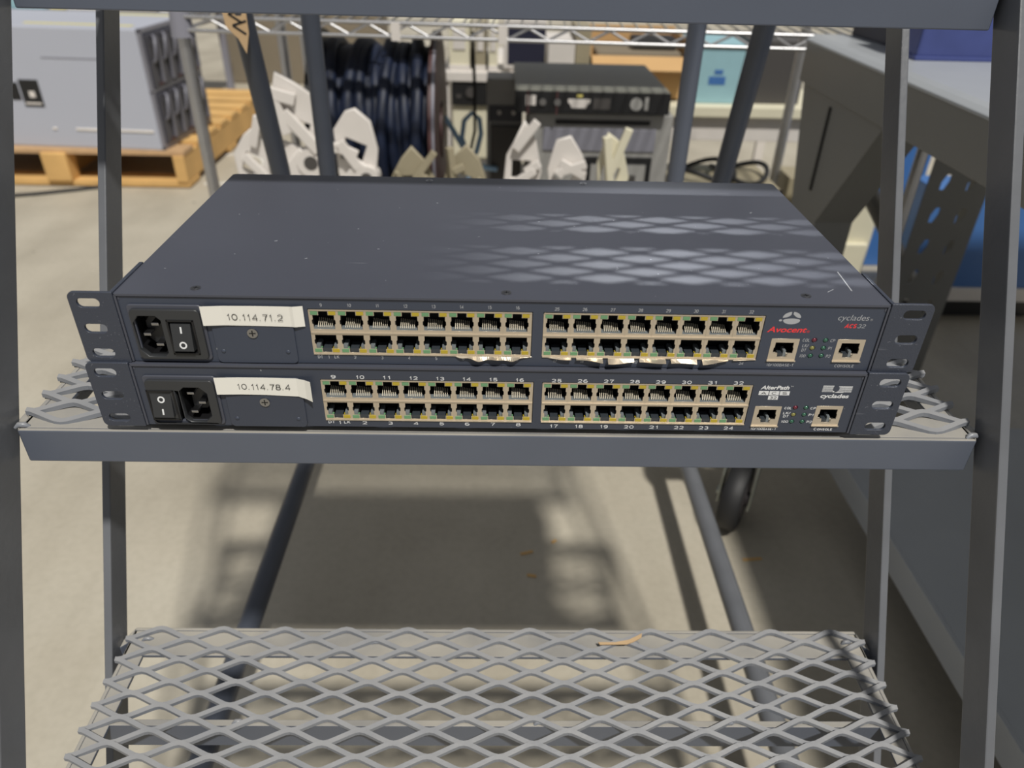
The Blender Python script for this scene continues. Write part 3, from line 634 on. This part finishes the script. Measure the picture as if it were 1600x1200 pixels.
fr = B().box(0, 8, 0, 400, 0, 14).box(0, 8, 0, 400, 361, 375).box(0, 8, 0, 22, 0, 375).box(0, 8, 387, 400, 0, 375).box(0, 8, 0, 400, 180, 192)
part('front_frame', fr, 'cmid', chs, bev=1.5)
for r_ in range(2):
    for k in range(5):
        y0 = 24+k*72; z0 = 16+r_*178
        bl = part('server_blade', B().box(2, 14, y0, y0+67, z0, z0+162), 'cdark', chs, bev=3)
        part('blade_handle', B().tube([(14, y0+22, z0+78), (24, y0+22, z0+86), (28, y0+24, z0+120), (24, y0+40, z0+148), (14, y0+52, z0+154)], 5, 8).box(14, 22, y0+56, y0+64, z0+12, z0+150), 'bhan', bl)
        part('blade_vent', B().box(14, 15.5, y0+32, y0+54, z0+60, z0+132), 'black', bl)
        if k % 2 == 0: part('release_latch', B().box(14, 17, y0+30, y0+56, z0+6, z0+14), 'maroon', bl)

# ------------------------------------------------------------------ wire shelving unit
WS = thing('wire_shelving', 'chrome wire shelving unit on posts standing behind the ladder', 'shelving unit', (0, 1068, FL), -.057)
def wsoff(b, name, mt='chrome', lab=None): return part(name, b, mt, WS, off=(0, -1100, -FL), label=lab)
for x, y in ((-580, 1100), (672, 1100), (-552, 1560), (672, 1560)):
    b = B().tube([(x, y, FL), (x, y, 300)], 11.5, 16)
    for k in range(34): b.tube([(x, y, FL+20+k*25.4), (x, y, FL+22+k*25.4)], [11.9, 11.9], 16)
    wsoff(b, 'shelf_post')
    wsoff(B().tube([(x, y, 18), (x, y, 62)], [21, 17], 18), 'shelf_collar', 'cmid')
def wire_deck(zt, zb, front=True):
    b = B()
    for y in (1090, 1570):
        for z in (zt, zb): b.tube([(-572, y, z), (664, y, z)], 3.3, 8)
        n = 17
        pts = []
        for i in range(n*2+1): pts.append((-560+i*(1210/(2*n)), y, zb+2 if i % 2 == 0 else zt-2))
        for p, q in zip(pts, pts[1:]): b.tube([p, q], 2.6, 6)
    for x in (-578, 668):
        for z in (zt, zb): b.tube([(x, 1090, z), (x, 1570, z)], 3.3, 8)
    for y in (1250, 1410): b.tube([(-572, y, zb+4), (664, y, zb+4)], 3, 8)
    for i in range(48):
        x = -560+i*25.7; b.tube([(x, 1092, zt+2), (x, 1568, zt+2)], 1.9, 6)
    return b
wsoff(wire_deck(52, 30), 'wire_shelf'); wsoff(wire_deck(-412, -434), 'wire_shelf')
for x in (-190, 0): wsoff(B().box(x-8, x+8, 1084, 1089, 24, 54), 'shelf_clip', 'white')
ST = -408.
# on top of the shelf
solo('flat_carton', B().box(-300, 330, -80, 230, 0, 60), 'cream', 'wide pale flat carton lying on top of the wire shelf', 'box', (80, 1300, 57), 0, bev=3)
solo('grey_tray', B().box(-90, 90, -100, 180, 0, 40), 'white', 'small white tray on the wire shelf left of the flat carton', 'tray', (-345, 1270, 57), .1, bev=3)
solo('metal_strip', B().bar((-260, 0, 4), (260, 0, 4), 26, 8), 'pgrey', 'flat grey metal strip lying along the front of the wire shelf', 'strip', (-180, 1140, 57), .03, bev=1)
solo('packing_board', B().box(-110, 110, -60, 60, 0, 35), 'cream', 'short cream board on the right part of the wire shelf', 'board', (560, 1300, 57), 0, bev=2)
# cable reel
RL = thing('cable_reel', 'large reel wound with dark navy cable on the lower wire shelf', 'cable reel', (-262, 1362, ST))
rc = 207
fl = B()
wn = B()
for k in range(11):
    x = -112+k*21.5; rr = 172+10*math.sin(k*2.3)
    wn.tube([(x+7*math.sin(a*2+k*1.7), rr*math.cos(a), rc+rr*math.sin(a)) for a in [2*math.pi*i/40 for i in range(40)]], 13, 10, closed=True)
wn.cyl((-125, 0, rc), (112, 0, rc), 172, 40)
part('wound_cable', wn, 'navy', RL)
part('reel_flange', B().cyl((-135, 0, rc), (-125, 0, rc), 204, 48), 'black', RL, bev=1)
part('reel_flange', B().cyl((112, 0, rc), (126, 0, rc), 204, 48).cyl((126, 0, rc), (130, 0, rc), 60, 28), 'maroon', RL, bev=1)
part('flange_rim', B().tube([(122, 203*math.cos(a), rc+203*math.sin(a)) for a in [2*math.pi*i/48 for i in range(48)]], 3.5, 8, closed=True), 'cmid', RL)
# equipment under the shelf
pr_ = thing('equipment_cabinet', 'grey equipment cabinet with a recessed front under the black rack unit', 'cabinet', (215, 1270, ST))
part('housing', B().box(-155, 155, 0, 290, 0, 268), 'pgrey', pr_, bev=4)
part('front_slot', B().box(-100, 105, -1.5, 3, 246, 256), 'black', pr_)
part('front_band', B().box(-125, 120, -3, 3, 190, 238), 'cmid', pr_, bev=1)
part('recess_panel', B().box(-30, 118, -4, 3, 40, 178).box(-20, 108, -7, 0, 52, 166, 1), ['black', 'pgrey'], pr_, bev=3)
part('inner_window', B().box(45, 85, -9, 2, 70, 140), 'pdk', pr_, bev=2)
av = thing('rack_unit', 'black rack unit with olive grey lid on top of the grey cabinet', 'rack unit', (190, 1250, ST+268))
part('case', B().box(-162, 162, 6, 330, 6, 50), 'olive', av, bev=2)
part('front_panel', B().box(-164, 164, 0, 7, 5, 48), 'black', av, bev=1)
fb_ = B()
for x in (-136, -124): fb_.box(x-4.5, x+4.5, -1, 0, 20, 40)
part('front_socket', fb_, 'white', av)
for x in (-105, -74): part('front_connector', B().cyl((x, 0, 27), (x, -4, 27), 7, 16), 'steel', av)
b = B(); b.prism([(-52, 34), (-5, 34), (-5, 28), (-12, 22), (-14, 16), (-44, 16), (-46, 22), (-52, 28)], 'y', -1, 0); part('panel_label', b, 'white', av)
part('panel_label', B().box(-34, -22, -1, 0, 38, 43), 'yel', av); part('panel_label', B().box(2, 38, -1, 0, 14, 36), 'pdk', av)
part('fan_grille', B().cyl((92, 0, 26), (92, -2, 26), 13, 20).box(110, 118, -1.5, 0, 14, 40), 'pgrey', av)
for i, x in enumerate((-164, -77)): part('rack_strap', B().box(x+26 if i == 0 else x, x+30 if i == 0 else x+4, -3, 0, 2, 50), 'maroon', av)
part('case_foot', B().box(-140, -120, 20, 40, 0, 6).box(120, 140, 20, 40, 0, 6).box(-140, -120, 270, 290, 0, 6).box(120, 140, 270, 290, 0, 6), 'rub', av)
gm = thing('grey_machine', 'grey machine with a dark lower door between the reel and the cabinet', 'machine', (6, 1460, ST))
part('housing', B().box(-42, 44, 0, 90, 0, 300), 'pgrey', gm, bev=3); part('lower_door', B().box(-32, 42, -8, 2, 4, 196), 'pdk', gm, bev=3); part('upper_panel', B().box(-36, 42, -5, 2, 205, 240), 'cdark', gm, bev=2)
part('panel_knob', B().cyl((-12, -5, 226), (-12, -9, 226), 5, 12).cyl((22, -5, 226), (22, -9, 226), 5, 12), 'white', gm)

# broken plastic castings
def casting(label, loc, w, h, d, mt, seed, rot=0, kind='plastic_bracket', hole=True):
    """broken open moulding: jagged holed plates, an arm and a short boss on a foot"""
    r = random.Random(seed); t = thing(kind, label, 'bracket', loc, rot, None)
    def jag(cx, cz, rx, rz, n): return [(cx+rx*r.uniform(.62, 1)*math.cos(a), cz+rz*r.uniform(.62, 1)*math.sin(a)) for a in [2*math.pi*(k+r.uniform(-.2, .2))/n for k in range(n)]]
    def sq(cx, cz, q, a): return [(cx+q*math.cos(a+k*math.pi/2), cz+q*math.sin(a+k*math.pi/2)) for k in range(4)]
    a0 = r.uniform(.2, 1.2)
    pplate('body', jag(0, h*.62, w*.52, h*.36, 9), [sq(-w*.04, h*.64, h*.095, a0)] if hole else [], -d*.12, d*.16, mt, t, bevel=2)
    pplate('lower_body', jag(w*.05, h*.33, w*.50, h*.30, 8), [sq(w*.1, h*.36, h*.07, a0+.5)], -d*.38, -d*.16, mt, t, bevel=2)
    b = B().box(-w*.4, w*.4, -d*.4, d*.4, 0, 8).box(-w*.12, w*.14, -d*.1, d*.12, 4, h*.5)
    part('foot', b, mt, t, bev=2)
    c = B()
    for k in range(3):
        p = (r.uniform(-.25, .1)*w, -d*.3, h*r.uniform(.45, .8)); q = (r.uniform(.2, .5)*w*r.choice((-1, 1)), -d*.4, h*r.uniform(.5, .98)); c.bar(p, q, d*.3, h*.055)
    part('arm', c, mt, t, bev=2)
    part('boss', B().cyl((w*.2, -d*.45, h*.5), (w*.2, d*.3, h*.5), h*.07, 14).cyl((w*.2, -d*.47, h*.5), (w*.2, -d*.44, h*.5), h*.035, 12, 1), [mt, 'pdk'], t)
    return t
casting('tallest white plastic moulding standing behind the left ladder legs', (-402, 1122, ST), 112, 400, 44, 'white', 3, .05)
casting('pale plastic moulding with arms in front of the navy cable reel', (-290, 1120, ST), 104, 345, 44, 'white', 8, -.05)
casting('white plastic moulding at the left end of the wire shelf, beside the tallest one', (-495, 1124, ST), 74, 300, 40, 'white', 21, .05)
casting('tan plastic moulding with jagged body below the cable reel', (-182, 1120, ST), 100, 250, 44, 'tan', 5, .05)
casting('brown plastic moulding right of the tan one below the reel', (-74, 1122, ST), 104, 255, 44, 'tan', 13, -.05)
casting('white plastic moulding with square opening in front of the grey cabinet', (42, 1120, ST), 88, 300, 44, 'white', 34, .05)
casting('bright white plastic moulding right of the one with the square opening', (132, 1122, ST), 86, 285, 44, 'white', 55, -.05)
casting('cream angled plastic bracket in front of the grey cabinet door', (222, 1122, ST), 70, 285, 44, 'cream', 44, .05)
# light blue cable looping beside the reel, black cable
solo('blue_cable', B().tube([(-40, 0, 150), (-20, -2, 118), (10, -8, 70), (40, -6, 38), (60, 0, 30), (85, 4, 26)], 6.5, 8).tube([(12, 4, 62), (0, 4, 100), (6, 4, 140), (24, 4, 158), (42, 4, 145), (46, 4, 110), (36, 4, 70), (22, 2, 44), (14, 0, 0)], 6, 8), 'lblue', 'light blue cable curling beside the reel', 'cable', (-95, 1440, -340))
solo('black_cable', B().tube([(30, 0, 330), (34, 0, 220), (34, 0, 120), (20, -4, 60), (-20, -8, 20), (-60, -8, 0)], 3.6, 8), 'rub', 'thin black cable hanging at the right flange of the reel', 'cable', (-96, 1390, -330))
# low crate with black cables
lc = thing('storage_crate', 'tan wooden crate on the lower wire shelf right of the grey cabinet', 'crate', (530, 1400, ST))
part('crate_box', B().box(-125, 122, -90, 110, 0, 98), 'tan', lc, bev=3); part('crate_opening', B().box(-20, 40, -92, -88, 10, 80), 'black', lc)
part('crate_rail', B().box(-127, 124, -95, -90, 84, 98), 'black', lc)
solo('tan_carton', B().box(-32, 32, 0, 100, 0, 300), 'tan', 'tan carton on the floor right of the wooden crate, behind the workbench leg', 'box', (750, 1440, FL), 0, bev=3)
for i, (a_, bb, lab) in enumerate(((-105, 35, 'black cable coiled on the left of the tan wooden crate'), (-20, 112, 'black cable coiled on the right of the tan wooden crate'))):
    pts = [((a_+bb)/2+(bb-a_)/2*math.cos(q)*1.0, 70*math.sin(q), 6+12*math.sin(q*2+i)+8) for q in [2*math.pi*k/28 for k in range(28)]]
    solo('cable_coil', B().tube(pts, 6, 8, closed=True), 'rub', lab, 'cable', (530, 1408, ST+98), 0, 'black cables on the tan crate')

# ------------------------------------------------------------------ rear storage rack (left part with computers, right part with boxes)
rk = thing('storage_rack', 'white storage rack behind the wire shelving, holding old computers', 'rack', (-60, 1950, FL))
part('rack_shelf', B().box(-110, 112, -60, 400, 424, 450), 'white', rk, bev=2)
for x in (-105, 107):
    for y in (-40, 380): part('rack_post', B().box(x-12, x+12, y-12, y+12, 0, 700 if y > 0 else 424), 'white', rk, bev=1)
part('rack_shelf', B().box(-110, 112, -20, 400, 188, 200), 'white', rk, bev=2)
solo('cream_bin', B().box(-60, 60, 0, 200, 0, 158), 'cream', 'plain cream storage bin on the lower shelf of the white rack', 'bin', (-85, 1905, FL+200), 0, bev=5)
bd = thing('black_receiver', 'black electronic unit under the white rack shelf, above the cream bin', 'electronics', (-90, 1895, FL+358))
part('case', B().box(-55, 52, 0, 150, 0, 64), 'black', bd, bev=2); part('dial', B().cyl((0, 0, 36), (0, -5, 36), 14, 18).box(-42, -28, -2, 0, 20, 30), 'pdk', bd)
for i, (x, w_, h_, mt, lab) in enumerate(((-122, 58, 125, 'cream', 'cream desktop computer nearest the cable reel on the white rack'), (-62, 30, 120, 'tan', 'narrow tan computer case beside the cream one on the white rack'), (-26, 26, 118, 'cream', 'thin cream computer case left of the white-framed monitor'))):
    t = thing('desktop_computer', lab, 'computer', (x, 1910, FL+450), 0, 'old computers on the white rack')
    part('case', B().box(-w_/2, w_/2, 0, 300, 0, h_), mt, t, bev=3)
    part('front_bezel', B().box(-w_/2-.5, w_/2+.5, -6, 0, 0, 16).box(-w_*.3, w_*.3, -3, 0, h_*.45, h_*.9), 'white', t, bev=1)
mo = thing('monitor', 'white-framed monitor with a dark screen behind the wire shelf', 'monitor', (62, 1900, FL+450))
part('monitor_frame', B().box(-58, 60, 0, 60, 10, 140), 'white', mo, bev=3); part('screen', B().box(-46, 60, -1.5, 1, 22, 126), 'dnavy', mo)
part('monitor_foot', B().box(-40, 40, 5, 90, 0, 11), 'white', mo, bev=2)
r3 = thing('shelf_table', 'long cream shelf table behind, carrying the cardboard boxes and teal bin', 'table', (560, 1850, FL))
part('table_top', B().box(-440, 400, -20, 500, 352, 382), 'cream', r3, bev=3); part('table_apron', B().box(-430, 390, 0, 20, 282, 350), 'white', r3, bev=2)
for x in (-420, 380):
    for y in (0, 480): part('table_leg', B().box(x-15, x+15, y, y+20, 0, 352), 'white', r3)
TT = FL+382
solo('beige_case', B().box(-38, 38, 0, 200, 0, 155), 'white', 'plain pinkish beige case between the monitor and the cardboard boxes', 'case', (166, 1868, TT), 0, bev=4)
cb = thing('cardboard_box', 'open orange cardboard box behind the black rack unit', 'box', (345, 1900, TT))
b = B().box(-95, 190, 0, 8, 0, 118).box(-95, 190, 240, 248, 0, 170).box(-95, -88, 0, 248, 0, 160).box(183, 190, 0, 248, 0, 160).box(-95, 190, 0, 248, 0, 6)
part('box_walls', b, 'card', cb, bev=1); part('box_flap', B().prism([(0, 118), (-2, 118), (-60, 90), (-58, 86)], 'x', -90, 186), 'card', cb)
solo('brown_bundle', B().box(-80, 170, 0, 170, 0, 120), 'cardd', 'brown bundle packed inside the open cardboard box', 'bundle', (350, 1925, TT+6), 0, bev=12)
solo('black_pouch', B().box(-70, 60, -30, 60, 0, 32), 'black', 'black pouch on the bundle in the cardboard box', 'pouch', (450, 1990, TT+126), 0, bev=10)
solo('cardboard_carton', B().box(-20, 22, 0, 200, 0, 190), 'tan', 'narrow tan carton standing left of the open cardboard box', 'box', (228, 1890, TT), 0, bev=2)
tb = thing('teal_bin', 'pale teal plastic bin on the cream table beside the cardboard box', 'bin', (616, 1870, TT))
part('bin_body', B().prism([(-58, 0), (58, 0), (72, 155), (-72, 155)], 'y', 0, 180), 'teal', tb, bev=4); part('bin_print', B().box(-24, 24, -1, 1, 52, 74).box(-10, 14, -1, 1, 80, 92), 'blue', tb)
part('bin_rim', B().box(-76, 76, -5, 186, 150, 160), 'teal', tb, bev=2)
solo('black_case', B().box(-60, 110, 0, 200, 0, 170), 'pdk', 'dark case right of the teal bin on the cream table', 'case', (758, 1880, TT), 0, bev=4)
# far left background
ft = thing('far_table', 'low grey table far behind the server chassis', 'table', (-1900, 3300, FL))
part('table_top', B().box(-450, 500, 0, 500, 395, 420), 'cmid', ft); 
for x in (-430, 460):
    for y in (10, 460): part('table_leg', B().box(x, x+30, y, y+30, 0, 395), 'cmid', ft)
for i, (x, w_, h_, d_, mt, nm, lab) in enumerate(((-2120, 160, 130, 200, 'teal', 'storage_bin', 'green-teal bin far left on the far table'), (-1985, 70, 130, 150, 'yel', 'storage_bin', 'yellow bin between the teal bin and white carton far back'), (-1850, 190, 150, 200, 'paper', 'white_carton', 'white carton on the far table behind the chassis'), (-1640, 180, 120, 200, 'tan', 'tan_carton', 'tan carton on the far table right of the white carton'), (-1480, 110, 150, 200, 'paper', 'pale_carton', 'pale carton at the right end of the far table'))):
    solo(nm, B().box(-w_/2, w_/2, 0, d_, 0, h_), mt, lab, 'bin' if 'bin' in nm else 'box', (x, 3330, FL+420), 0, bev=6)
solo('far_shade_block', B().box(-420, 420, 0, 500, 0, 520), 'cardd', 'large brown block standing in for the shaded far floor, right of the wooden pallet', 'box', (-1080, 3990, FL), .03, bev=10)  # added block, its brown stands in for shade on the far floor
solo('metal_pole', B().tube([(0, 0, 0), (0, 0, 700)], 8, 12), 'chrome', 'slim upright metal pole behind the left ladder legs', 'pole', (-560, 1900, FL))

# ------------------------------------------------------------------ workbench at the right
WB = thing('workbench', 'grey steel workbench on the right with tapered leg and lower shelf', 'workbench', (520, 800, FL)); WO = (-520, -800, -FL)
part('bench_top', B().prism([(527, 55), (535, 58), (1500, 58), (1500, 46), (540, 46), (519, 46), (519, 50)], 'y', -650, 1008), 'btop', WB, bev=2.5, off=WO)
part('apron', B().box(521, 527, -650, 1006, -16, 50).box(527, 560, -650, 1006, -16, -10), 'bench', WB, bev=1.5, off=WO)
lg_ = B().prism([(995, -10), (668, -10), (812, -205), (812, FL), (918, FL), (918, -235)], 'x', 526, 532); lg_.prism([(668, -10), (676, -10), (820, -205), (820, FL), (812, FL), (812, -205)], 'x', 532, 590)
part('bench_leg', lg_, 'bench', WB, bev=1, off=WO)
part('leg_slot', B().bar((525, 858, -30), (525, 858, -165), 7, 3, up=(1, 0, 0)), 'black', WB, off=WO)
part('bench_leg', B().box(1400, 1460, 800, 860, FL, -10), 'bench', WB, bev=1, off=WO)
part('leg_brace', B().tube([(560, 900, -60), (900, 1130, -430), (960, 1170, -490)], 17, 12), 'bench', WB, off=WO)
part('lower_shelf', B().box(533, 1400, -650, 600, -478, -474).box(527, 533, -650, 600, -516, -474), 'btop', WB, bev=1, off=WO)
for y in (-640, 560): part('shelf_foot', B().box(900, 940, y, y+30, FL, -516), 'bench', WB, off=WO)
for i, (x, y, w_, mt, lab, r_) in enumerate(((662, 752, 158, 'vblue', 'scuffed violet-blue case on the workbench between the two right-hand ladder rails', 0), (832, 752, 176, 'vblue', 'violet-blue case on the workbench at the right edge of the picture', 0))):
    t = thing('blue_case', lab, 'case', (x, y, 58), r_, 'blue cases on the workbench')
    part('case_body', B().box(-w_/2, w_/2, 0, 90, 3, 110), mt, t, bev=4); part('case_rim', B().box(-w_/2-2, w_/2+2, -3, 92, 0, 6), mt, t, bev=1)
    part('case_sticker', B().box(-w_*.28, w_*.38, -1.2, .5, 66, 72), 'card', t) if i == 1 else None
nv = thing('perforated_case', 'dark navy perforated metal case near the far end of the workbench', 'case', (665, 848, 58), .06)
part('case_body', B().box(-62, 66, 0, 160, 0, 90), 'dnavy', nv, bev=2)
vb = B()
for i in range(6):
    for j in range(4): vb.cyl((-38+i*7, .5, 24+j*8+(i % 2)*3), (-38+i*7, -.6, 24+j*8+(i % 2)*3), 2.0, 8)
part('vent_holes', vb, 'black', nv)
# slotted upright
sx0, sx1 = 0, 108; slots = []
for k in range(9):
    z = 40+k*60
    for x in (30, 76): slots.append([(x+a+ (8 if k % 2 else 0)*0, z+c) for a, c in ((-7, -14), (1, -14), (7, 2), (7, 14), (-1, 14), (-7, 0))])
su = thing('slotted_upright', 'grey slotted steel upright under the workbench', 'shelf upright', (748, 900, FL), -.05)
pplate('slotted_face', rrect(0, 108, 0, 590, 2, 2), slots, 0, 3, 'bench', su); part('edge_flange', B().box(105, 108, 3, 60, 0, 590), 'bench', su)
solo('perforated_pole', B().tube([(0, 0, 0), (0, 0, 590)], 10, 14), 'chrome', 'chrome pole standing left of the slotted upright under the workbench', 'pole', (728, 912, FL))
bc = thing('blue_cabinet', 'blue steel cabinet with a white base strip under the workbench', 'cabinet', (1340, 1262, FL))
part('cabinet_body', B().box(-350, 500, 0, 120, 92, 330), 'blue', bc, bev=3); part('base_strip', B().box(-352, 502, -4, 120, 56, 92), 'white', bc, bev=2); part('dark_gap_block', B().box(-340, 490, 30, 115, 0, 56), 'black', bc)  # lowest black block stands in for the dark shaded gap under the cabinet
cs = thing('cream_machine', 'cream plastic machine on the floor behind the tapered workbench leg', 'machine', (866, 1400, FL))
solo('blue_bin', B().box(-90, 110, 0, 60, 0, 440), 'blue', 'plain blue bin behind the cream machine under the workbench', 'bin', (1040, 1600, FL), 0, bev=4)
part('machine_body', B().prism([(-72, 0), (82, 0), (82, 200), (50, 250), (-50, 285), (-72, 265)], 'y', 0, 140), 'cream', cs, bev=10)
part('machine_handle', B().tube([(-8, 0, 250), (0, -12, 287), (22, -12, 293), (34, 0, 255)], 9, 10), 'white', cs)
part('machine_lower', B().box(-60, 70, -14, 0, 20, 150), 'cream', cs, bev=5)
solo('cream_locker', B().box(-48, 30, 0, 60, 0, 400), 'cream', 'tall cream locker standing behind the cream machine', 'locker', (762, 1300, FL), 0, bev=3)
casting('white crumpled plastic moulding on the floor under the workbench', (668, 960, FL), 70, 200, 50, 'white', 77, .3)

# paper tag on the left rear leg
tg = B().prism([(-330, 180), (-296, 182), (-297, 98), (-303, 76), (-310, 92), (-322, 104), (-326, 140)], 'y', 572, 573)
for i, (a_, c_) in enumerate(((172, -308), (158, -304), (144, -309), (131, -305), (118, -309), (106, -306))):
    tg.bar((c_-8, 571.6, a_), (c_+8, 571.6, a_+5), .4, 2.2, 1); tg.bar((c_-8, 571.6, a_), (c_+6, 571.6, a_-9), .4, 2.2, 1)
o = ob('paper_tag', tg.mesh('paper_tag', ['kraft', 'inkb'], off=(310, -572, -80)), None, (-310, 572, 80)); tag(o, 'torn tan paper tag with handwriting hanging by the left rear ladder leg', 'tag')
